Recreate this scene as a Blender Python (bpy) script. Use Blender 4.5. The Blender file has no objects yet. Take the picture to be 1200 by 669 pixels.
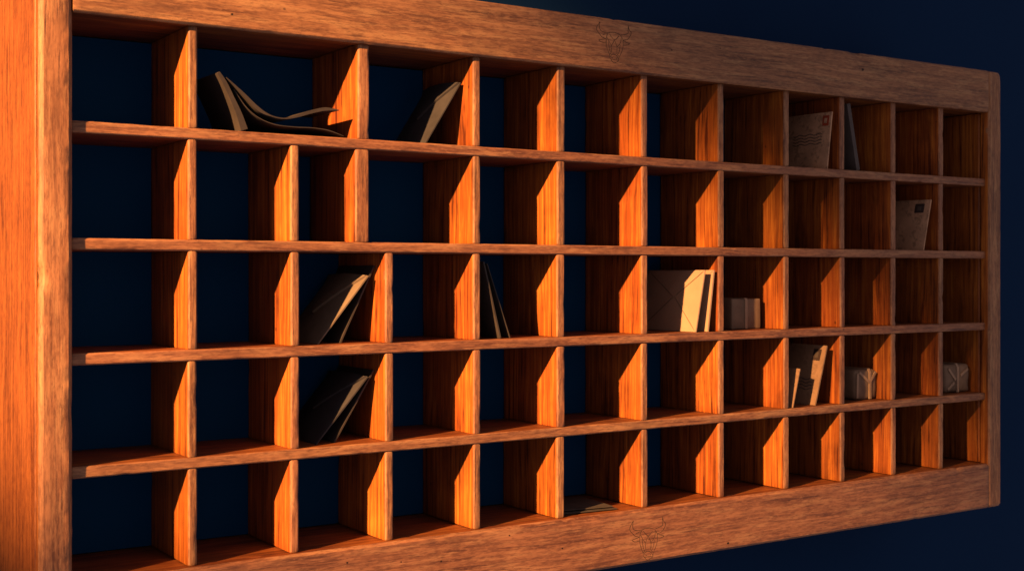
import bpy, bmesh, math, random
from mathutils import Vector, noise, Matrix

random.seed(7)
S = bpy.context.scene
C = S.collection

# ------------------------------------------------------------------ camera
# The cabinet front is the plane Y = 0 (X runs along it, +Y goes back to the wall).
F, XV, YV, CX = 1500.0, 2870.0, 319.4, 600.0
YAW = math.atan2(1.0, (XV - CX) / F)              # angle of view direction to the front's normal
cx_, sx_ = math.cos(YAW), math.sin(YAW)           # camera right . X , forward . X
fx = 1.0 / math.hypot((XV - CX) / F, 1.0); fy = math.sqrt(1 - fx * fx)
CAM = Vector((0.513 * fy - 1.5 * fx, -(0.513 * fx + 1.5 * fy), 1.5))

def at(px, py, Y):
    """Point on the plane at depth Y seen at a position measured on the photograph."""
    u, v = (px - CX) / F, -(py - YV) / F
    d = Vector((u * fy + fx, -u * fx + fy, v))
    return CAM + d * ((Y - CAM.y) / d.y)

cam_d = bpy.data.cameras.new('camera'); cam = bpy.data.objects.new('camera', cam_d); C.objects.link(cam)
cam.location = CAM
cam.rotation_euler = (math.pi / 2, 0, -math.asin(fx))
cam_d.sensor_width = 36.0
cam_d.lens = F / 1200 * 36
cam_d.shift_y = -(334.5 - YV) / 1200
cam_d.clip_start = 0.02; cam_d.clip_end = 100
cam_d.dof.use_dof = True
cam_d.dof.focus_distance = 1.86
cam_d.dof.aperture_fstop = 9.0
S.camera = cam

# ------------------------------------------------------------------ materials
def nodes(name):
    m = bpy.data.materials.new(name); m.use_nodes = True
    nt = m.node_tree; nt.nodes.clear()
    out = nt.nodes.new('ShaderNodeOutputMaterial'); b = nt.nodes.new('ShaderNodeBsdfPrincipled')
    nt.links.new(b.outputs[0], out.inputs[0])
    return m, nt, b

class G:
    def __init__(s, nt): s.nt = nt
    def n(s, t, **kw):
        x = s.nt.nodes.new(t)
        for k, v in kw.items(): setattr(x, k, v)
        return x
    def l(s, a, b): s.nt.links.new(a, b)
    def math(s, op, a, b=None, clamp=False):
        x = s.n('ShaderNodeMath', operation=op); x.use_clamp = clamp
        for i, v in enumerate((a, b)):
            if v is None: continue
            if isinstance(v, (int, float)): x.inputs[i].default_value = v
            else: s.l(v, x.inputs[i])
        return x.outputs[0]
    def mapping(s, vec, sc, off=(0, 0, 0)):
        x = s.n('ShaderNodeMapping'); x.inputs['Scale'].default_value = sc; x.inputs['Location'].default_value = off
        s.l(vec, x.inputs['Vector']); return x.outputs[0]
    def noise(s, vec, scale, detail=3, rough=0.55, dist=0.0):
        x = s.n('ShaderNodeTexNoise'); x.inputs['Scale'].default_value = scale
        x.inputs['Detail'].default_value = detail; x.inputs['Roughness'].default_value = rough
        x.inputs['Distortion'].default_value = dist
        s.l(vec, x.inputs['Vector']); return x.outputs['Fac']
    def ramp(s, f, stops):
        x = s.n('ShaderNodeValToRGB'); e = x.color_ramp.elements
        while len(e) < len(stops): e.new(0.5)
        for i, (p, c) in enumerate(stops):
            e[i].position = p; e[i].color = (c, c, c, 1) if isinstance(c, (int, float)) else (*c, 1)
        s.l(f, x.inputs[0]); return x.outputs[0]
    def mix(s, f, a, b, mode='MIX'):
        x = s.n('ShaderNodeMix', data_type='RGBA', blend_type=mode)
        for i, v in ((0, f), (6, a), (7, b)):
            if isinstance(v, (int, float)): x.inputs[i].default_value = v
            elif isinstance(v, tuple): x.inputs[i].default_value = (*v, 1)
            else: s.l(v, x.inputs[i])
        return x.outputs[2]

def wood(name, axis, dark, mid, light, wear=None, wear_amt=0.0, pore=0.5, rough=(0.42, 0.62), bump=0.25, spots=0.0, vary=0.32):
    m, nt, b = nodes(name); g = G(nt)
    tc = g.n('ShaderNodeTexCoord'); oi = g.n('ShaderNodeObjectInfo')
    off = g.n('ShaderNodeVectorMath', operation='SCALE'); off.inputs[0].default_value = (3.1, 7.7, 5.3)
    g.l(oi.outputs['Random'], off.inputs['Scale'])
    add = g.n('ShaderNodeVectorMath', operation='ADD'); g.l(tc.outputs['Object'], add.inputs[0]); g.l(off.outputs[0], add.inputs[1])
    v = add.outputs[0]
    def sc(along, across):
        return tuple(along if i == axis else across for i in range(3))
    warp = g.noise(g.mapping(v, sc(2.5, 9)), 1.0, 2, 0.5)
    wv = g.n('ShaderNodeVectorMath', operation='SCALE'); wv.inputs['Scale'].default_value = 0.03
    comb = g.n('ShaderNodeCombineXYZ')
    for i in range(3):
        if i != axis: g.l(warp, comb.inputs[i])
    g.l(comb.outputs[0], wv.inputs[0])
    v2n = g.n('ShaderNodeVectorMath', operation='ADD'); g.l(v, v2n.inputs[0]); g.l(wv.outputs[0], v2n.inputs[1]); v2 = v2n.outputs[0]
    bands = g.noise(g.mapping(v2, sc(3.4, 150)), 1.0, 4, 0.65)
    fine = g.noise(g.mapping(v2, sc(14, 420)), 1.0, 4, 0.65)
    blot = g.noise(v, 11, 4, 0.6)
    streak = g.noise(g.mapping(v2, sc(9, 190)), 1.0, 3, 0.6)
    f = g.math('ADD', g.math('MULTIPLY', bands, 0.55), g.math('ADD', g.math('MULTIPLY', fine, 0.25), g.math('MULTIPLY', blot, 0.2)))
    col = g.mix(g.ramp(f, [(0.40, 0.0), (0.5, 0.5), (0.60, 1.0)]), dark, light)
    col = g.mix(g.ramp(f, [(0.43, 0.0), (0.5, 0.6), (0.57, 0.0)]), col, mid)
    # dark pores running with the grain
    p = g.ramp(streak, [(0.27, 1.0), (0.37, 0.0)])
    col = g.mix(g.math('MULTIPLY', p, pore), col, tuple(c * 0.35 for c in dark))
    if wear:
        wn = g.noise(g.mapping(v, sc(12, 110)), 1.0, 5, 0.7, 0.3)
        wf = g.math('MULTIPLY', g.ramp(wn, [(0.50, 0.0), (0.62, 1.0)]), wear_amt)
        col = g.mix(wf, col, wear)
        dn = g.noise(g.mapping(v, sc(16, 125), (3, 1, 2)), 1.0, 5, 0.75, 0.3)
        df = g.math('MULTIPLY', g.ramp(dn, [(0.55, 0.0), (0.70, 1.0)]), wear_amt * 0.9)
        col = g.mix(df, col, tuple(c * 0.5 for c in dark))
        sn = g.noise(g.mapping(v, sc(80, 420)), 1.0, 3, 0.7)
        col = g.mix(g.ramp(sn, [(0.50, 0.0), (0.66, 0.55)]), col, dark)
        col = g.mix(g.ramp(sn, [(0.36, 0.5), (0.48, 0.0)]), col, light)
    if spots:
        vo = g.n('ShaderNodeTexVoronoi'); vo.inputs['Scale'].default_value = 20
        g.l(g.mapping(v, sc(0.8, 1.0)), vo.inputs['Vector'])
        sp = g.ramp(vo.outputs['Distance'], [(0.028, 1.0), (0.055, 0.0)])
        sel = g.n('ShaderNodeSeparateColor'); g.l(vo.outputs['Color'], sel.inputs[0])
        gate = g.math('GREATER_THAN', sel.outputs[0], 0.5)
        spf = g.math('MULTIPLY', g.math('MULTIPLY', sp, gate), spots)
        col = g.mix(spf, col, tuple(c * 0.2 for c in dark))
    hsv = g.n('ShaderNodeHueSaturation'); g.l(col, hsv.inputs['Color'])
    rnd = g.n('ShaderNodeTexWhiteNoise', noise_dimensions='1D'); g.l(oi.outputs['Random'], rnd.inputs['W'])
    g.l(g.math('ADD', g.math('MULTIPLY', oi.outputs['Random'], vary), 1.0 - vary / 2), hsv.inputs['Value'])
    g.l(g.math('ADD', g.math('MULTIPLY', rnd.outputs['Value'], 0.007), 0.4965), hsv.inputs['Hue'])
    st = g.noise(g.mapping(v, sc(5, 16), (9, 4, 6)), 1.0, 5, 0.65, 0.5)      # old stains
    col = g.mix(g.ramp(st, [(0.56, 0.0), (0.72, 0.55)]), hsv.outputs[0], tuple(c * 0.6 for c in dark))
    g.l(col, b.inputs['Base Color'])
    r = g.math('ADD', g.math('MULTIPLY', fine, rough[1] - rough[0]), rough[0] + 0.02); g.l(r, b.inputs['Roughness'])
    b.inputs['Specular IOR Level'].default_value = 0.35
    h = g.math('ADD', g.math('MULTIPLY', fine, 0.5), g.math('ADD', g.math('MULTIPLY', bands, 0.5), g.math('MULTIPLY', p, -0.5)))
    if wear: h = g.math('ADD', h, g.math('MULTIPLY', df, -0.8))
    bp = g.n('ShaderNodeBump'); bp.inputs['Strength'].default_value = bump; bp.inputs['Distance'].default_value = 0.0012
    g.l(h, bp.inputs['Height']); g.l(bp.outputs[0], b.inputs['Normal'])
    return m

IN_D, IN_M, IN_L = (0.066, 0.010, 0.0020), (0.245, 0.046, 0.006), (0.41, 0.117, 0.015)
FR_D, FR_M, FR_L = (0.084, 0.026, 0.010), (0.188, 0.068, 0.027), (0.272, 0.108, 0.045)
WEAR = (0.34, 0.160, 0.068)
SHADED = lambda c: (c[0] * 0.55, c[1] * 0.58, c[2] * 0.8)       # shade inside the compartments put into the colour of the lengthwise boards
inner = [wood('varnished_wood_%s' % a, i, *([SHADED(c) for c in (IN_D, IN_M, IN_L)] if i == 0 else (IN_D, IN_M, IN_L)), pore=0.35, bump=0.25, spots=0.6) for i, a in enumerate('xyz')]
front = [wood('weathered_wood_%s' % a, i, FR_D, FR_M, FR_L, WEAR, 0.6, pore=0.55, rough=(0.5, 0.75), bump=0.45, spots=0.85, vary=0.10) for i, a in enumerate('xyz')]
side = wood('side_board_wood', 2, (0.06, 0.013, 0.003), (0.155, 0.040, 0.008), (0.24, 0.074, 0.016), (0.30, 0.095, 0.018), 0.45, pore=0.7, bump=0.35, spots=0.7, vary=0.1)

def paper(name, base, var=0.12, scale=35, rough=0.8, mottle=0.0):
    m, nt, b = nodes(name); g = G(nt)
    tc = g.n('ShaderNodeTexCoord')
    a = g.noise(tc.outputs['Object'], scale, 4, 0.6); f = g.noise(tc.outputs['Object'], 600, 2)
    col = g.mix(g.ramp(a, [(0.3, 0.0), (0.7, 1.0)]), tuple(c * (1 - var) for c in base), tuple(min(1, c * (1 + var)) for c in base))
    if mottle:
        q = g.noise(tc.outputs['Object'], 75, 4, 0.7, 0.5)
        col = g.mix(g.math('MULTIPLY', g.ramp(q, [(0.52, 0.0), (0.6, 1.0)]), mottle), col, tuple(c * 0.35 for c in base))
    g.l(col, b.inputs['Base Color']); b.inputs['Roughness'].default_value = rough
    b.inputs['Specular IOR Level'].default_value = 0.2
    bp = g.n('ShaderNodeBump'); bp.inputs['Strength'].default_value = 0.2; bp.inputs['Distance'].default_value = 0.0006
    g.l(g.math('ADD', a, g.math('MULTIPLY', f, 0.25)), bp.inputs['Height']); g.l(bp.outputs[0], b.inputs['Normal'])
    return m

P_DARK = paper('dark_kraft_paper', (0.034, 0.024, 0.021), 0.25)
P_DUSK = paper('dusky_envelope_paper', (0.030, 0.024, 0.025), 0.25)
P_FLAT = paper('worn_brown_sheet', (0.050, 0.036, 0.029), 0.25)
P_BROWN = paper('brown_kraft_paper', (0.130, 0.086, 0.058), 0.18)
P_CREAM = paper('cream_envelope_paper', (0.34, 0.195, 0.120), 0.08)
P_OLD = paper('stained_old_paper', (0.34, 0.180, 0.102), 0.25, mottle=0.6)
P_OLDER = paper('yellowed_paper', (0.22, 0.118, 0.066), 0.2, mottle=0.35)
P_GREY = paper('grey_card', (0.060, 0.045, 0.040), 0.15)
P_SEAM = paper('paper_seam', (0.13, 0.085, 0.05), 0.1)
P_WRAP = paper('parcel_wrap', (0.15, 0.088, 0.054), 0.22, 28)
P_TAPE = paper('parcel_ribbon', (0.26, 0.155, 0.095), 0.12)
P_STAMP = paper('red_stamp', (0.20, 0.028, 0.010), 0.15)
P_STAMPD = paper('dark_stamp', (0.030, 0.016, 0.013), 0.2)
P_INK = paper('faded_ink', (0.055, 0.036, 0.028), 0.1)
P_GLINT = paper('groove_highlight', (0.23, 0.095, 0.042), 0.2)  # pale wood tone for the highlight painted along the engraved lines
P_HOLE = paper('dark_hole', (0.018, 0.009, 0.006), 0.2)
P_BURN = paper('burnt_line', (0.034, 0.017, 0.010), 0.2)

def navy(name, c0, c1):
    m, nt, b = nodes(name); g = G(nt)
    tc = g.n('ShaderNodeTexCoord')
    c = g.mix(g.noise(tc.outputs['Object'], 3.0, 4, 0.6), c0, c1)
    g.l(c, b.inputs['Base Color']); b.inputs['Roughness'].default_value = 0.9; b.inputs['Specular IOR Level'].default_value = 0.05
    bp = g.n('ShaderNodeBump'); bp.inputs['Strength'].default_value = 0.15; bp.inputs['Distance'].default_value = 0.002
    g.l(g.noise(tc.outputs['Object'], 220, 3), bp.inputs['Height']); g.l(bp.outputs[0], b.inputs['Normal'])
    return m
NAVY = navy('navy_wall_paint', (0.0028, 0.0145, 0.045), (0.0038, 0.0175, 0.053))
NAVY_BACK = navy('blue_back_board_paint', (0.0024, 0.0360, 0.105), (0.0032, 0.0440, 0.125))

# ------------------------------------------------------------------ building helpers
def finish(name, verts, faces, mats, parent=None, face_mat=None, smooth=True, angle=math.radians(30)):
    me = bpy.data.meshes.new(name)
    lo = Vector([min(v[i] for v in verts) for i in range(3)]); hi = Vector([max(v[i] for v in verts) for i in range(3)])
    cen = (lo + hi) / 2
    me.from_pydata([tuple(Vector(v) - cen) for v in verts], [], faces)
    bm = bmesh.new(); bm.from_mesh(me); bmesh.ops.recalc_face_normals(bm, faces=bm.faces); bm.to_mesh(me); bm.free()
    for mt in mats: me.materials.append(mt)
    if face_mat:
        for p in me.polygons: p.material_index = face_mat(p)
    if smooth:
        me.polygons.foreach_set('use_smooth', [True] * len(me.polygons))
        me.set_sharp_from_angle(angle=angle)
    o = bpy.data.objects.new(name, me); C.objects.link(o)
    pw = Vector((0, 0, 0))
    q = parent
    while q is not None: pw = pw + q.location; q = q.parent
    o.parent = parent; o.location = cen - pw
    return o

def thing(name, label, cat, loc, group=None):
    o = bpy.data.objects.new(name, None); C.objects.link(o); o.location = loc
    o.empty_display_size = 0.05
    o['label'] = label; o['category'] = cat
    if group: o['group'] = group
    return o

def board(name, x, y, z, axis, mats, parent, bev=0.0016, jit=0.0004, step=0.009, chips=0, end=None):
    """A plank: rounded profile swept along its grain, edges slightly uneven from wear."""
    rng = (x, y, z); A = rng[axis]; o1, o2 = [i for i in range(3) if i != axis]
    (a0, a1), (b0, b1) = rng[o1], rng[o2]
    prof = []
    k = bev * 1.6
    def corner(ca, cb, sa, sb, start):
        out = []
        p0 = (math.cos(start), math.sin(start)); p1 = (-math.sin(start), math.cos(start))
        for t, o in ((0, 0), (0.12, 0.03), (0.88, 0.03), (1.0, 0)):      # a nearly flat chamfer
            out.append((ca + (p0[0] * (1 - t) + p1[0] * t + (p0[0] + p1[0]) * o) * bev, cb + (p0[1] * (1 - t) + p1[1] * t + (p0[1] + p1[1]) * o) * bev, 1.0))
        return out
    cs = [(a1 - bev, b1 - bev, 0), (a0 + bev, b1 - bev, math.pi / 2), (a0 + bev, b0 + bev, math.pi), (a1 - bev, b0 + bev, 1.5 * math.pi)]
    for ca, cb, st in cs:
        arc = corner(ca, cb, 0, 0, st)
        d0 = (math.sin(st), -math.cos(st)); d1 = (math.cos(st + math.pi / 2), math.sin(st + math.pi / 2))
        th0, th1 = st, st + math.pi / 2
        prof.append((arc[0][0] + math.sin(th0) * k, arc[0][1] - math.cos(th0) * k, 0.4))
        prof += arc
        prof.append((arc[-1][0] - math.sin(th1) * k, arc[-1][1] + math.cos(th1) * k, 0.4))
    L = A[1] - A[0]; n = max(4, int(L / step))
    eb = bev if end is None else end
    st = [(A[0], eb), (A[0] + eb * 0.3, eb * 0.3), (A[0] + eb, 0)] + [(A[0] + L * i / n, 0) for i in range(1, n)] + [(A[1] - eb, 0), (A[1] - eb * 0.3, eb * 0.3), (A[1], eb)]
    ma, mb = (a0 + a1) / 2, (b0 + b1) / 2
    seed = Vector((random.random() * 50, random.random() * 50, random.random() * 50))
    dents = [(random.uniform(*A), random.choice((0, 1, 2, 3)), random.choice((0.002, 0.003, 0.004, 0.009)), random.uniform(0.2, 0.95)) for _ in range(chips)]
    verts = []
    np_ = len(prof)
    for s_, ins in st:
        for j, (pa, pb, w) in enumerate(prof):
            q = Vector((pa * 60, pb * 60, s_ * 45)) + seed
            d = noise.noise(q) * jit * 0.6 * w + noise.noise(q * 2.7) * jit * 0.5 * w
            for ds, dc, dw, dd in dents:
                if j // 6 == dc and w == 1.0:
                    d -= dd * bev * 0.6 * math.exp(-((s_ - ds) / dw) ** 2)
            ra, rb = pa - ma, pb - mb
            L_ = math.hypot(math.copysign(1, ra), math.copysign(1, rb))
            na = pa + math.copysign(1, ra) * d - math.copysign(min(ins, abs(ra)), ra)
            nb = pb + math.copysign(1, rb) * d - math.copysign(min(ins, abs(rb)), rb)
            v = [0, 0, 0]; v[axis] = s_; v[o1] = na; v[o2] = nb
            verts.append(v)
    faces = []
    for i in range(len(st) - 1):
        for j in range(np_):
            j2 = (j + 1) % np_
            faces.append((i * np_ + j, i * np_ + j2, (i + 1) * np_ + j2, (i + 1) * np_ + j))
    faces.append(tuple(range(np_))); e = (len(st) - 1) * np_
    faces.append(tuple(range(e, e + np_)))
    fm = None
    if len(mats) == 2:
        fm = lambda p: 1 if p.normal.y < -0.25 else 0
    return finish(name, verts, faces, mats, parent, fm)

# ------------------------------------------------------------------ the wall
WALL_Y = 0.245
def wall():
    vs = [(-6, WALL_Y, -1), (7, WALL_Y, -1), (7, WALL_Y, 5), (-6, WALL_Y, 5), (-6, WALL_Y + 0.1, -1), (7, WALL_Y + 0.1, -1), (7, WALL_Y + 0.1, 5), (-6, WALL_Y + 0.1, 5)]
    fs = [(0, 1, 2, 3), (7, 6, 5, 4), (0, 4, 5, 1), (1, 5, 6, 2), (2, 6, 7, 3), (3, 7, 4, 0)]
    o = finish('wall', vs, fs, [NAVY], smooth=False); o['kind'] = 'structure'
wall()

# ------------------------------------------------------------------ the cabinet
REC = 0.0095                    # shelves and dividers sit back from the frame
BACK = 0.158                   # front of the back board
H0 = 1.5
Z_SH = [(H0 + 0.1652, H0 + 0.1792), (H0 + 0.0268, H0 + 0.0408), (H0 - 0.1097, H0 - 0.0955), (H0 - 0.2432, H0 - 0.2293)]
Z_TI, Z_TO, Z_BI, Z_BO = H0 + 0.3055, H0 + 0.3845, H0 - 0.3640, H0 - 0.4482
X0 = at(46, 300, 0).x; X1 = at(85.5, 300, 0).x
X2 = at(1159.5, 300, 0).x; X3 = at(1173.5, 300, 0).x
cab = thing('pigeonhole_cabinet', 'orange brown wooden pigeonhole cabinet with five rows of square compartments on navy wall', 'cabinet', ((X0 + X3) / 2, 0.12, Z_BO))
board('stile', (X0, X1), (0, 0.022), (Z_BO, Z_TO + 0.004), 2, [side, front[2]], cab, bev=0.0050, jit=0.0004, chips=16)
board('side_panel', (X0 + 0.0005, X0 + 0.024), (0.0225, WALL_Y - 0.002), (Z_BO + 0.002, Z_TO), 2, [side], cab, bev=0.002, jit=0.0006)
board('stile', (X2, X3), (0.0006, 0.022), (Z_BO - 0.0005, Z_TO), 2, [inner[2], front[2]], cab, bev=0.0030, jit=0.0003, chips=8, end=0.0065)
board('side_panel', (X3 - 0.024, X3 - 0.0006), (0.0225, WALL_Y - 0.002), (Z_BO + 0.002, Z_TO - 0.002), 2, [side], cab, bev=0.002)
board('top_rail', (X1 + 0.0006, X2 - 0.0004), (0.0012, 0.022), (Z_TI, Z_TO), 0, [inner[0], front[0]], cab, bev=0.0032, jit=0.00028, chips=26, end=0.0008)
board('bottom_rail', (X1 + 0.0006, X2 - 0.0004), (0.0012, 0.022), (Z_BO, Z_BI), 0, [inner[0], front[0]], cab, bev=0.0042, jit=0.0004, chips=26, end=0.0008)
XI0, XI1 = X0 + 0.0245, X3 - 0.0245
board('top_board', (XI0, XI1), (0.0225, WALL_Y - 0.002), (Z_TI + 0.0012, Z_TI + 0.018), 0, [inner[0]], cab)
board('bottom_board', (XI0, XI1), (0.0225, WALL_Y - 0.002), (Z_BI - 0.018, Z_BI - 0.0012), 0, [inner[0]], cab)
board('back_panel', (XI0, XI1), (BACK, BACK + 0.008), (Z_BI, Z_TI), 0, [NAVY_BACK], cab, bev=0.0006, jit=0)
# inside linings beside the outer compartments
board('lining_board', (XI0 + 0.0005, X1 - 0.001), (0.0235, BACK - 0.001), (Z_BI, Z_TI), 2, [inner[2]], cab)
board('lining_board', (X2 + 0.0008, XI1 - 0.0005), (0.0235, BACK - 0.001), (Z_BI, Z_TI), 2, [inner[2]], cab)
XS0, XS1 = X1 + 0.0004, at(1155, 300, REC).x
for z0, z1 in Z_SH:
    board('shelf', (XS0, XS1), (REC, BACK - 0.0008), (z0, z1), 0, [inner[0], front[0]], cab, bev=0.0017, jit=0.00022, chips=26)

DIV = {1: (221, 231.5), 2: (341, 351), 3: (452, 461.5), 4: (555, 563.5), 5: (653.3, 662.3), 6: (752.3, 759.5),
       7: (842.5, 849.2), 8: (919.3, 925.5), 9: (985, 990.6), 10: (1045, 1050.4), 11: (1101, 1106.2), 'a': (419.5, 433), 'b': (417, 433)}
ROWZ = [(Z_SH[0][1], Z_TI), (Z_SH[1][1], Z_SH[0][0]), (Z_SH[2][1], Z_SH[1][0]), (Z_SH[3][1], Z_SH[2][0]), (Z_BI, Z_SH[3][0])]
ROWD = [[1, 'a', 4, 5, 6, 7, 8, 9, 10, 11], [1, 2, 'b', 4, 5, 6, 7, 8, 9, 10, 11]] + [[1, 2, 3, 4, 5, 6, 7, 8, 9, 10, 11]] * 3
DX = {k: (at(a, 300, REC).x, at(b_, 300, REC).x) for k, (a, b_) in DIV.items()}
for r, ds in enumerate(ROWD):
    for d in ds:
        j = random.uniform(-0.0006, 0.0006)
        board('divider', (DX[d][0] + j, DX[d][1] + j), (REC + 0.0006, BACK - 0.0009), (ROWZ[r][0] - 0.0002, ROWZ[r][1] + (0.001 if r == 0 else 0.0002)), 2,
              [inner[2], front[2]], cab, bev=0.0020, jit=0.00022, step=0.012, chips=4)

# engraved bull heads on the two rails
BULL = [[(165, 140), (155, 200), (170, 240), (210, 250), (260, 245)], [(165, 140), (125, 215), (130, 255), (160, 290), (190, 315), (228, 322)],
        [(260, 245), (300, 228), (345, 222), (400, 235)], [(490, 95), (490, 160), (488, 190), (460, 210), (400, 235)],
        [(490, 95), (500, 140), (525, 170), (515, 210), (480, 265), (430, 285)], [(232, 325), (190, 342), (148, 360), (190, 377), (240, 362)],
        [(432, 290), (470, 300), (507, 310), (470, 335), (427, 345)], [(190, 290), (225, 268), (258, 262)],
        [(260, 245), (238, 300), (238, 400), (272, 500), (275, 530), (305, 570), (330, 582), (375, 545), (387, 500), (425, 400), (432, 330), (430, 285), (400, 235)],
        [(270, 250), (330, 310), (385, 245)], [(330, 310), (300, 390), (300, 450), (275, 505)], [(330, 310), (360, 385), (360, 460), (383, 495)],
        [(247, 300), (265, 340), (300, 390)], [(410, 262), (398, 330), (360, 385)], [(262, 345), (270, 420), (285, 470)], [(398, 345), (390, 420), (375, 465)],
        [(284, 522), (300, 492), (330, 484), (360, 492), (378, 520)], [(297, 518), (312, 530)], [(350, 528), (362, 514)], [(288, 550), (330, 543), (372, 540)]]
def ribbon_lines(name, lines, mat, parent, r=0.00045, ny=None):
    vs, fs = [], []
    K = 6
    for ln in lines:
        base = len(vs); n = len(ln)
        for i, p in enumerate(ln):
            t = (ln[min(n - 1, i + 1)] - ln[max(0, i - 1)]).normalized()
            nn = ny or Vector((0, -1, 0)); s = t.cross(nn).normalized()
            w = r * (0.45 if i in (0, n - 1) else random.uniform(0.8, 1.15))
            for k in range(K):
                a = 2 * math.pi * k / K
                vs.append(p + s * math.cos(a) * w + nn * math.sin(a) * w * 0.6)
        for i in range(n - 1):
            for k in range(K):
                k2 = (k + 1) % K
                fs.append((base + i * K + k, base + i * K + k2, base + (i + 1) * K + k2, base + (i + 1) * K + k))
        fs.append(tuple(base + k for k in range(K))); fs.append(tuple(base + (n - 1) * K + k for k in range(K)))
    return finish(name, vs, fs, [mat], parent)
def smooth_line(pts, sub=4):
    out = []; n = len(pts)
    for i in range(n - 1):
        p0, p1, p2, p3 = pts[max(0, i - 1)], pts[i], pts[i + 1], pts[min(n - 1, i + 2)]
        for k in range(sub):
            t = k / sub
            out.append(0.5 * ((2 * p1) + (p2 - p0) * t + (2 * p0 - 5 * p1 + 4 * p2 - p3) * t * t + (3 * p1 - p0 - 3 * p2 + p3) * t ** 3))
    out.append(pts[-1]); return out
YR = 0.0012 + 0.0001
bull = [smooth_line([at(725 + a / 9.557, 595 + b_ / 9.557, YR) for a, b_ in ln]) for ln in BULL]
def centre(ls):
    ps = [p for l in ls for p in l]
    return Vector([(min(p[i] for p in ps) + max(p[i] for p in ps)) / 2 for i in range(3)])
cb = centre(bull)
def emblem(lines):
    e = ribbon_lines('bull_emblem', lines, P_BURN, cab, 0.00055)
    glint_off = Vector((0.0010, 0.00005, -0.0005))                  # painted highlight: a lighter line offset beside each cut
    o = ribbon_lines('groove_glint', [[p + glint_off for p in l] for l in lines], P_GLINT, cab, 0.00035)
    o.location = o.location - e.location; o.parent = e
emblem(bull)
ct = at(719.5, 51, YR)
emblem([[ct + (p - cb) * 0.93 for p in l] for l in bull])

# old nail holes and knocks in the rails
def nail_hole(px, py, rad):
    c = at(px, py, 0.0012); vs, fs = [], []; K = 10
    for k in range(K):
        a = 2 * math.pi * k / K; q = rad * random.uniform(0.75, 1.2)
        vs.append(c + Vector((math.cos(a) * q * 1.3, -0.00012, math.sin(a) * q)))
    for k in range(K): vs.append(vs[k] + Vector((0, 0.0006, 0)))
    fs = [tuple(range(K)), tuple(range(2 * K - 1, K - 1, -1))] + [(k, (k + 1) % K, K + (k + 1) % K, K + k) for k in range(K)]
    finish('nail_hole', vs, fs, [P_HOLE], cab, smooth=False)
for a, b_, q in ((407, 659, 0.0013), (470, 658, 0.0009), (517, 657, 0.0012), (659, 642, 0.0012), (272, 17, 0.0014), (1011, 82, 0.0022), (597, 627, 0.0010), (787, 59, 0.0012), (844, 57, 0.0010), (853, 636, 0.0018)):
    nail_hole(a, b_, q)

# ------------------------------------------------------------------ letters
def frame_of(B, T, L, yaw):
    """Axes of a letter standing on edge: u runs back into the compartment, v up its edge, w out of its left face."""
    v = (T - B); H = v.length; v = v / H
    u = Vector((yaw, 1, 0)).normalized(); u = (u - v * u.dot(v)).normalized()
    w = v.cross(u).normalized()
    if w.x > 0: w = -w
    return u, v, w, H

def sheet(name, B, u, v, w, H, L, T, mat, parent, bulge=0.0, bend=0.0, nu=10, nv=10):
    vs, fs = [], []
    for s in (1, -1):
        for i in range(nu + 1):
            for j in range(nv + 1):
                a, c_ = i / nu, j / nv
                e = math.sin(math.pi * a) * math.sin(math.pi * c_)
                off = s * (T / 2 + bulge * e) + bend * math.sin(math.pi * a) * c_ - T / 2
                vs.append(B + u * (a * L) + v * (c_ * H) + w * off)
    N = (nu + 1) * (nv + 1); ix = lambda i, j: i * (nv + 1) + j
    for i in range(nu):
        for j in range(nv):
            q = (ix(i, j), ix(i + 1, j), ix(i + 1, j + 1), ix(i, j + 1))
            fs.append(q); fs.append(tuple(N + k for k in reversed(q)))
    for i in range(nu):
        for j in (0, nv): fs.append((ix(i, j), ix(i + 1, j), N + ix(i + 1, j), N + ix(i, j)))
    for j in range(nv):
        for i in (0, nu): fs.append((ix(i, j), ix(i, j + 1), N + ix(i, j + 1), N + ix(i, j)))
    return finish(name, vs, fs, [mat], parent, angle=math.radians(40))

def plate(name, pts, w, t, mat, parent, sub=6):
    """Thin polygon (flap, stamp) of thickness t standing on the points, facing w; each point may ride a bulge."""
    n = len(pts)
    vs = [p + w * t for p in pts] + [p - w * 0.0003 for p in pts]
    fs = [tuple(range(n)), tuple(range(2 * n - 1, n - 1, -1))] + [(i, (i + 1) % n, n + (i + 1) % n, n + i) for i in range(n)]
    return finish(name, vs, fs, [mat], parent, smooth=False)

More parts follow.
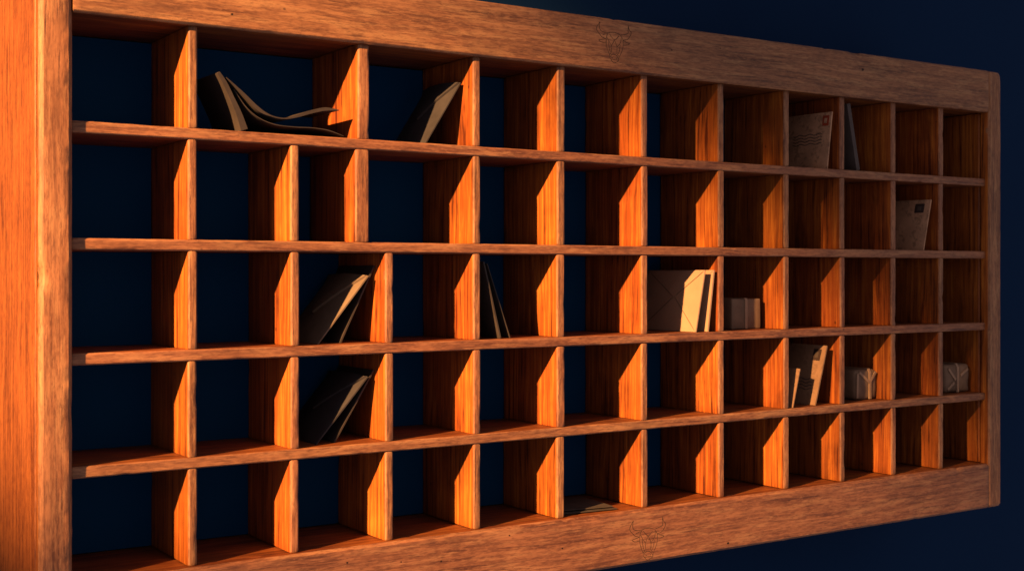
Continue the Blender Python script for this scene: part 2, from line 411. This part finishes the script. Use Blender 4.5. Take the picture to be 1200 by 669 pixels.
def envelope(label, b, t, Y, L, T, mat, group=None, yaw=0.0, bulge=0.0012, bend=0.0, flap=None, seam=False, stamp=None, marks=False, name='envelope', cat='envelope', zfix=None, lift=0.0):
    Bp, Tp = at(b[0], b[1], Y), at(t[0], t[1], Y)
    if zfix is not None:
        Bp.z = zfix + 0.0006
    u, v, w, H = frame_of(Bp, Tp, L, yaw)
    e = thing(name, label, cat, Bp, group)
    body = sheet('envelope_body' if flap or stamp or seam else 'body', Bp, u, v, w, H, L, T, mat, e, bulge, bend)
    def on(a, c_, out=0.0):
        ee = math.sin(math.pi * a) * math.sin(math.pi * c_)
        return Bp + u * (a * L) + v * (c_ * H) + w * (bulge * ee + bend * math.sin(math.pi * a) * c_ + out)
    def surf(name, poly_rows, mt, out, parent):
        """poly_rows: rows of (a, c) points, same count; a thin skin over the face."""
        R, K = len(poly_rows), len(poly_rows[0])
        vs = [on(a, c_, out) for row in poly_rows for a, c_ in row] + [on(a, c_, -0.0002) for row in poly_rows for a, c_ in row]
        N = R * K; fs = []
        for i in range(R - 1):
            for j in range(K - 1):
                q = (i * K + j, i * K + j + 1, (i + 1) * K + j + 1, (i + 1) * K + j)
                fs.append(q); fs.append(tuple(N + k for k in reversed(q)))
        for i in range(R - 1):
            for j in (0, K - 1): fs.append((i * K + j, (i + 1) * K + j, N + (i + 1) * K + j, N + i * K + j))
        for j in range(K - 1):
            for i in (0, R - 1): fs.append((i * K + j, i * K + j + 1, N + i * K + j + 1, N + i * K + j))
        return finish(name, vs, fs, [mt], parent, angle=math.radians(30))
    if flap:
        am, cm = flap                       # tip of the V flap
        rows = []
        for i in range(9):
            f = i / 8; f2 = 0.012 + f * 0.988
            a0, a1 = am + (0.008 - am) * f2, am + (0.992 - am) * f2
            cc = cm + (0.985 - cm) * f
            rows.append([(a0 + (a1 - a0) * k / 8, cc) for k in range(9)])
        o = surf('flap', rows, mat, 0.0009 + lift, e)
    if seam:
        am, cm = flap
        ln = [[on(am * (1 - k / 6) + 0.02 * k / 6, (cm + 0.02) * (1 - k / 6) + 0.02 * k / 6, 0.0002) for k in range(7)],
              [on(am + (0.98 - am) * k / 6, (cm + 0.02) * (1 - k / 6) + 0.02 * k / 6, 0.0002) for k in range(7)]]
        ribbon_lines('seam', ln, P_SEAM, e, 0.0007, w)
        ln = [[on(am + (0.01 - am) * k / 6, cm + (0.985 - cm) * k / 6, 0.0007) for k in range(7)],
              [on(am + (0.99 - am) * k / 6, cm + (0.985 - cm) * k / 6, 0.0007) for k in range(7)]]
        ribbon_lines('seam', ln, P_SEAM, e, 0.0007, w)
    if stamp:
        a0, a1, c0, c1, mt = stamp
        surf('stamp', [[(a0 + (a1 - a0) * k / 3, c0 + (c1 - c0) * i / 3) for k in range(4)] for i in range(4)], mt, 0.0006, e)
        surf('stamp_picture', [[(a0 + (a1 - a0) * (0.28 + 0.44 * k / 3), c0 + (c1 - c0) * (0.25 + 0.5 * i / 3)) for k in range(4)] for i in range(4)], P_OLD if mt is P_STAMP else P_INK, 0.0009, e)
    if marks:
        ln = []
        for r in range(4):
            ln.append([on(0.12 + 0.5 * k / 18, marks - r * 0.055 + 0.014 * math.sin(k * 1.05 + r * 0.3), 0.0001) for k in range(19)])
        ribbon_lines('postmark', ln, P_INK, e, 0.0008, w)
    return e

def shelf_z(r): return ROWZ[r][0]
GD = 'dark envelopes leaning in the left compartments'
# first row, third compartment
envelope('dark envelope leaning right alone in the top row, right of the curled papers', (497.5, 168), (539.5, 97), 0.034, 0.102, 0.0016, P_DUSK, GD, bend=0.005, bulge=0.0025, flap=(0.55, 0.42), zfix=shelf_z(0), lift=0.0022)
# third row, third compartment
envelope('brown envelope with open flap catching orange light, front one leaning in third row', (372, 405), (431, 323), 0.033, 0.118, 0.0018, P_BROWN, GD, bend=0.004, bulge=0.0025, flap=(0.6, 0.40), zfix=shelf_z(2), lift=0.0024)
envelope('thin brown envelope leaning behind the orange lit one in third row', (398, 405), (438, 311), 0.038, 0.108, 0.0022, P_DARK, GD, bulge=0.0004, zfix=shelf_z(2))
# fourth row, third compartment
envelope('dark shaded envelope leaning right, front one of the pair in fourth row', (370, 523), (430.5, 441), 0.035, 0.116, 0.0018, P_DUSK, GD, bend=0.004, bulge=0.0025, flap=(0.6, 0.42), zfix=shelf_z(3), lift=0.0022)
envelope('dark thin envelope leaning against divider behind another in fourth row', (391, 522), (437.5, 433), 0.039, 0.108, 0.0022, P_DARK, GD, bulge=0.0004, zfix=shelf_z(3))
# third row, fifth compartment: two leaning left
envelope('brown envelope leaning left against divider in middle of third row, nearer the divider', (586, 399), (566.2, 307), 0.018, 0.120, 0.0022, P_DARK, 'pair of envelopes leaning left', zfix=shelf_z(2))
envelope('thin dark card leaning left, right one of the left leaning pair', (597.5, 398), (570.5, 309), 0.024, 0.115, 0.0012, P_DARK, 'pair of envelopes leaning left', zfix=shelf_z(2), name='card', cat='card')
# third row, seventh compartment
GC = 'bright cream envelopes standing together'
envelope('bright cream envelope with pointed flap facing left, brightly lit along its edge', (815, 393), (826, 316.5), 0.010, 0.140, 0.0022, P_CREAM, GC, bulge=0.0006, flap=(0.46, 0.55), seam=True, zfix=shelf_z(2))
envelope('narrow cream envelope between the bright flap envelope and the divider', (829, 392), (836.3, 316.5), 0.011, 0.135, 0.0028, P_CREAM, GC, bulge=0.0006, flap=(0.4, 0.6), zfix=shelf_z(2))
# first row, eighth
envelope('old stained envelope with a red stamp in the top row at right', (969, 200), (975, 131), 0.012, 0.135, 0.0022, P_OLD, 'stamped envelopes', bulge=0.0022, bend=0.003, stamp=(0.035, 0.135, 0.76, 0.94, P_STAMP), marks=0.62, zfix=shelf_z(0))
# first row, ninth
envelope('grey thick card folder leaning left against divider in top right row', (1004, 202), (992.5, 122), 0.018, 0.110, 0.0085, P_GREY, None, bulge=0.0, zfix=shelf_z(0), name='card_folder', cat='folder')
# second row, tenth
envelope('mottled old envelope with dark stamp, only letter in the second row', (1082, 295), (1091, 234), 0.012, 0.130, 0.0020, P_OLD, 'stamped envelopes', bulge=0.0022, bend=0.003, stamp=(0.09, 0.24, 0.74, 0.92, P_STAMPD), zfix=shelf_z(1))
# fourth row, eighth
envelope('tall stamped envelope with orange lit edge beside a small note in fourth row', (955, 478), (969, 405), 0.019, 0.126, 0.0024, P_OLDER, 'stamped envelopes', bulge=0.0022, bend=0.003, stamp=(0.07, 0.20, 0.74, 0.93, P_STAMPD), marks=0.42, zfix=shelf_z(3))
envelope('small brown note leaning in front of tall stamped envelope', (929, 466), (937.5, 432), 0.012, 0.060, 0.0014, P_OLDER, None, bulge=0.0004, name='note', cat='note', zfix=shelf_z(3))

# ------------------------------------------------------------------ papers in the wide top compartment
def strip_sheet(name, label, cat, pts, th, Y, L, mat, group=None, skew=0.0):
    P = smooth_line([at(a, b_, Y) for a, b_ in pts], 5); n = len(P)
    thk = []
    for i in range(n):
        f = i / (n - 1) * (len(th) - 1); k = min(int(f), len(th) - 2); thk.append(th[k] + (th[k + 1] - th[k]) * (f - k))
    e = thing(name, label, cat, (sum((p.x for p in P)) / n, Y + L / 2, min(p.z for p in P)), group)
    M = 6; vs, fs = [], []
    for s in (1, -1):
        for j in range(M + 1):
            d = j / M
            for i, p in enumerate(P):
                t = (P[min(n - 1, i + 1)] - P[max(0, i - 1)]).normalized(); nn = Vector((-t.z, 0, t.x))
                wob = 0.0015 * noise.noise(Vector((p.x * 30, d * 2, p.z * 30)))
                vs.append(p + nn * (s * thk[i] / 2 * (1 - 0.6 * d) + wob * d) + Vector((skew * d, L * d, 0)))
    N = (M + 1) * n
    for j in range(M):
        for i in range(n - 1):
            q = (j * n + i, j * n + i + 1, (j + 1) * n + i + 1, (j + 1) * n + i)
            fs.append(q); fs.append(tuple(N + k for k in reversed(q)))
        for i in (0, n - 1): fs.append((j * n + i, (j + 1) * n + i, N + (j + 1) * n + i, N + j * n + i))
    for i in range(n - 1):
        for j in (0, M): fs.append((j * n + i, j * n + i + 1, N + j * n + i + 1, N + j * n + i))
    finish('paper_sheet', vs, fs, [mat], e, angle=math.radians(40))
    return e
GP = 'crumpled papers in the wide top compartment'
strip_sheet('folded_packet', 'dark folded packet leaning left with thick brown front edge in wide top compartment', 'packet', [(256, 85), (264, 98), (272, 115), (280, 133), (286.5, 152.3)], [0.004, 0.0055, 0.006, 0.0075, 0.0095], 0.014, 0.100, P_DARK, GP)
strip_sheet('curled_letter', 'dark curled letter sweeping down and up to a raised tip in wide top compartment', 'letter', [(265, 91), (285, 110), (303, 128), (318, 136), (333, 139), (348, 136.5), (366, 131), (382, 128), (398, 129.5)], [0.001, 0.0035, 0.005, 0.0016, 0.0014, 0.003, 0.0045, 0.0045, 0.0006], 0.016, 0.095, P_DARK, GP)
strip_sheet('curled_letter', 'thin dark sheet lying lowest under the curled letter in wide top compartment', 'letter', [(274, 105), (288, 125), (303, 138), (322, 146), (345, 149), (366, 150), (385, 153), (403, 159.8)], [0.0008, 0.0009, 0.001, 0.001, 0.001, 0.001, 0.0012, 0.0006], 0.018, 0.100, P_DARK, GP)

# flat sheets on the bottom board
def flat_sheet(label, cor, z, mat, curl=0.0):
    P = cor
    e = thing('paper_sheet', label, 'paper', (sum(p[0] for p in P) / 4, sum(p[1] for p in P) / 4, z), 'papers lying flat in the bottom row')
    vs, fs = [], []; n = 10; t = 0.0014
    for s in (1, 0):
        for i in range(n + 1):
            for j in range(n + 1):
                a, c_ = i / n, j / n
                x = (P[0][0] * (1 - a) + P[1][0] * a) * (1 - c_) + (P[3][0] * (1 - a) + P[2][0] * a) * c_
                y = (P[0][1] * (1 - a) + P[1][1] * a) * (1 - c_) + (P[3][1] * (1 - a) + P[2][1] * a) * c_
                vs.append((x, y, z + s * t + curl * (0.5 - 0.5 * math.cos(math.pi * a)) * (0.3 + 0.7 * c_) + 0.0006 * s * 0 ))
    N = (n + 1) ** 2; ix = lambda i, j: i * (n + 1) + j
    for i in range(n):
        for j in range(n):
            q = (ix(i, j), ix(i + 1, j), ix(i + 1, j + 1), ix(i, j + 1)); fs.append(q); fs.append(tuple(N + k for k in reversed(q)))
        for j in (0, n):
            fs.append((ix(i, j), ix(i + 1, j), N + ix(i + 1, j), N + ix(i, j))); fs.append((ix(j, i), ix(j, i + 1), N + ix(j, i + 1), N + ix(j, i)))
    finish('sheet', vs, fs, [mat], e)
dl = DX[5][1]
flat_sheet('brown paper sheet lying flat lowest of the pile in bottom row', [(dl + 0.004, 0.030), (dl + 0.106, 0.020), (dl + 0.110, 0.112), (dl + 0.008, 0.126)], Z_BI + 0.0006, P_FLAT)
flat_sheet('brown paper sheet lying on top of another with one corner lifted in bottom row', [(dl + 0.002, 0.040), (dl + 0.101, 0.024), (dl + 0.108, 0.114), (dl + 0.010, 0.130)], Z_BI + 0.0036, P_FLAT, 0.0014)

# ------------------------------------------------------------------ parcels
def parcel(label, px0, px1, py_top, row, Y, D, round_=0.003, rot=0.0, diag=None, vert=0.5, lump=0.0012):
    a = at(px0, 300, Y); b_ = at(px1, 300, Y); z0 = shelf_z(row) + 0.0004
    W = b_.x - a.x; Hh = at((px0 + px1) / 2, py_top, Y).z - z0
    e = thing('parcel', label, 'parcel', ((a.x + b_.x) / 2, Y + D / 2, z0), 'small tied parcels')
    bm = bmesh.new(); bmesh.ops.create_cube(bm, size=1)
    for v in bm.verts: v.co = Vector((v.co.x * W, v.co.y * D, v.co.z * Hh))
    bmesh.ops.bevel(bm, geom=bm.edges[:], offset=round_, segments=3, affect='EDGES', profile=0.5)
    bmesh.ops.subdivide_edges(bm, edges=[x for x in bm.edges if x.calc_length() > 0.012], cuts=7, use_grid_fill=True)
    bmesh.ops.triangulate(bm, faces=[f for f in bm.faces if len(f.verts) > 4])
    sd = random.random() * 30
    cz = Hh / 2
    R = Matrix.Rotation(rot, 3, 'Z')
    for v in bm.verts:
        n_ = noise.noise(Vector((v.co.x * 55 + sd, v.co.y * 55, v.co.z * 55)))
        v.co += v.co.normalized() * n_ * lump
        if v.co.z < -cz + 0.002: v.co.z = max(v.co.z, -cz)
    wm = [R @ v.co + Vector(((a.x + b_.x) / 2, Y + D / 2, z0 + cz)) for v in bm.verts]
    bm.verts.index_update(); fs = [[v.index for v in f.verts] for f in bm.faces]; bm.free()
    finish('wrapping', wm, fs, [P_WRAP], e, angle=math.radians(70))
    cen = Vector(((a.x + b_.x) / 2, Y + D / 2, z0 + cz))
    def band(pts, w, name='ribbon'):
        """flat ribbon hugging the parcel: list of local points with outward normals"""
        vs, f2 = [], []
        n = len(pts)
        for i, (p, nn) in enumerate(pts):
            t = (pts[min(n - 1, i + 1)][0] - pts[max(0, i - 1)][0]).normalized(); s = t.cross(nn).normalized() * w / 2
            for q in (p + s + nn * 0.0009, p - s + nn * 0.0009, p - s - nn * 0.0012, p + s - nn * 0.0012):
                vs.append(R @ q + cen)
        for i in range(n - 1):
            for k in range(4):
                k2 = (k + 1) % 4; f2.append((i * 4 + k, i * 4 + k2, (i + 1) * 4 + k2, (i + 1) * 4 + k))
        f2 += [(0, 1, 2, 3), tuple((n - 1) * 4 + k for k in (3, 2, 1, 0))]
        finish(name, vs, f2, [P_TAPE], e, smooth=False)
    fxp = (vert - 0.5) * W; o = lump * 0.55
    band([(Vector((fxp, -D / 2 - o, -cz + 0.001)), Vector((0, -1, 0))), (Vector((fxp, -D / 2 - o, 0)), Vector((0, -1, 0))), (Vector((fxp, -D / 2 - o, cz - round_)), Vector((0, -1, 0))),
          (Vector((fxp, -D / 2 + round_ * 0.4, cz + o * 0.6)), Vector((0, -0.7, 0.7))), (Vector((fxp, -D / 2 + round_ * 1.6, cz + o)), Vector((0, 0, 1))), (Vector((fxp, D / 2 - round_, cz + o)), Vector((0, 0, 1)))], 0.0058)
    if diag:
        for (u0, v0, u1, v1) in diag:
            band([(Vector(((u0 - 0.5) * W, -D / 2 - o - 0.0002, (v0 - 0.5) * Hh)), Vector((0, -1, 0))), (Vector(((u0 + u1 - 1) / 2 * W, -D / 2 - o - 0.0002, (v0 + v1 - 1) / 2 * Hh)), Vector((0, -1, 0))),
                  (Vector(((u1 - 0.5) * W, -D / 2 - o - 0.0002, (v1 - 0.5) * Hh)), Vector((0, -1, 0)))], 0.0046, 'fold')
parcel('small square brown parcel with one upright ribbon in third row', 857.5, 891.5, 350, 2, 0.048, 0.070, 0.0022, 0.0, None, 0.48, 0.0008)
parcel('rounded brown parcel with ribbon shaped like a Y in fourth row', 1000.5, 1027.5, 433, 3, 0.040, 0.075, 0.0065, 0.05, [(0.16, 0.92, 0.62, 0.58), (0.92, 0.9, 0.66, 0.6), (0.07, 0.08, 0.09, 0.88)], 0.66, 0.002)
parcel('lumpy tied parcel with crossed ribbon in the rightmost column of fourth row', 1108, 1136, 426.5, 3, 0.038, 0.070, 0.0065, -0.04, [(0.14, 0.85, 0.42, 0.45), (0.62, 0.6, 0.9, 0.82), (0.10, 0.12, 0.36, 0.36)], 0.5, 0.0022)

# ------------------------------------------------------------------ light
lp = Vector((-4.95, -2.1, 3.75))
a0 = (at(400, 330, 0) - lp).normalized(); h0 = a0.cross(Vector((0, 0, 1))).normalized(); v0 = h0.cross(a0)
ax = (a0 + h0 * math.tan(math.radians(-3.58)) + v0 * math.tan(math.radians(1.80))).normalized()
xx = h0 * math.cos((-0.560)) + v0 * math.sin((-0.560)); xx = (xx - ax * xx.dot(ax)).normalized(); yy = (-ax).cross(xx)
ld = bpy.data.lights.new('warm_spot', 'SPOT'); lo = bpy.data.objects.new('warm_spot', ld); C.objects.link(lo)
M = Matrix((xx, yy, -ax)).transposed().to_4x4(); M.translation = lp
lo.matrix_world = M @ Matrix.Diagonal((1, 5.55 / 9.3, 1, 1))       # an oval beam
ld.energy = 10400; ld.color = (1.0, 0.535, 0.195); ld.shadow_soft_size = 0.07
ld.spot_size = math.radians(2 * 9.3); ld.spot_blend = 0.65
W = bpy.data.worlds.new('World'); S.world = W; W.use_nodes = True
bg = W.node_tree.nodes['Background']; bg.inputs[0].default_value = (0.43, 0.37, 0.40, 1); bg.inputs[1].default_value = 0.90

S.view_settings.view_transform = 'Standard'; S.view_settings.look = 'None'
S.view_settings.exposure = 0; S.view_settings.gamma = 1
S.cycles.max_bounces = 8; S.cycles.diffuse_bounces = 2
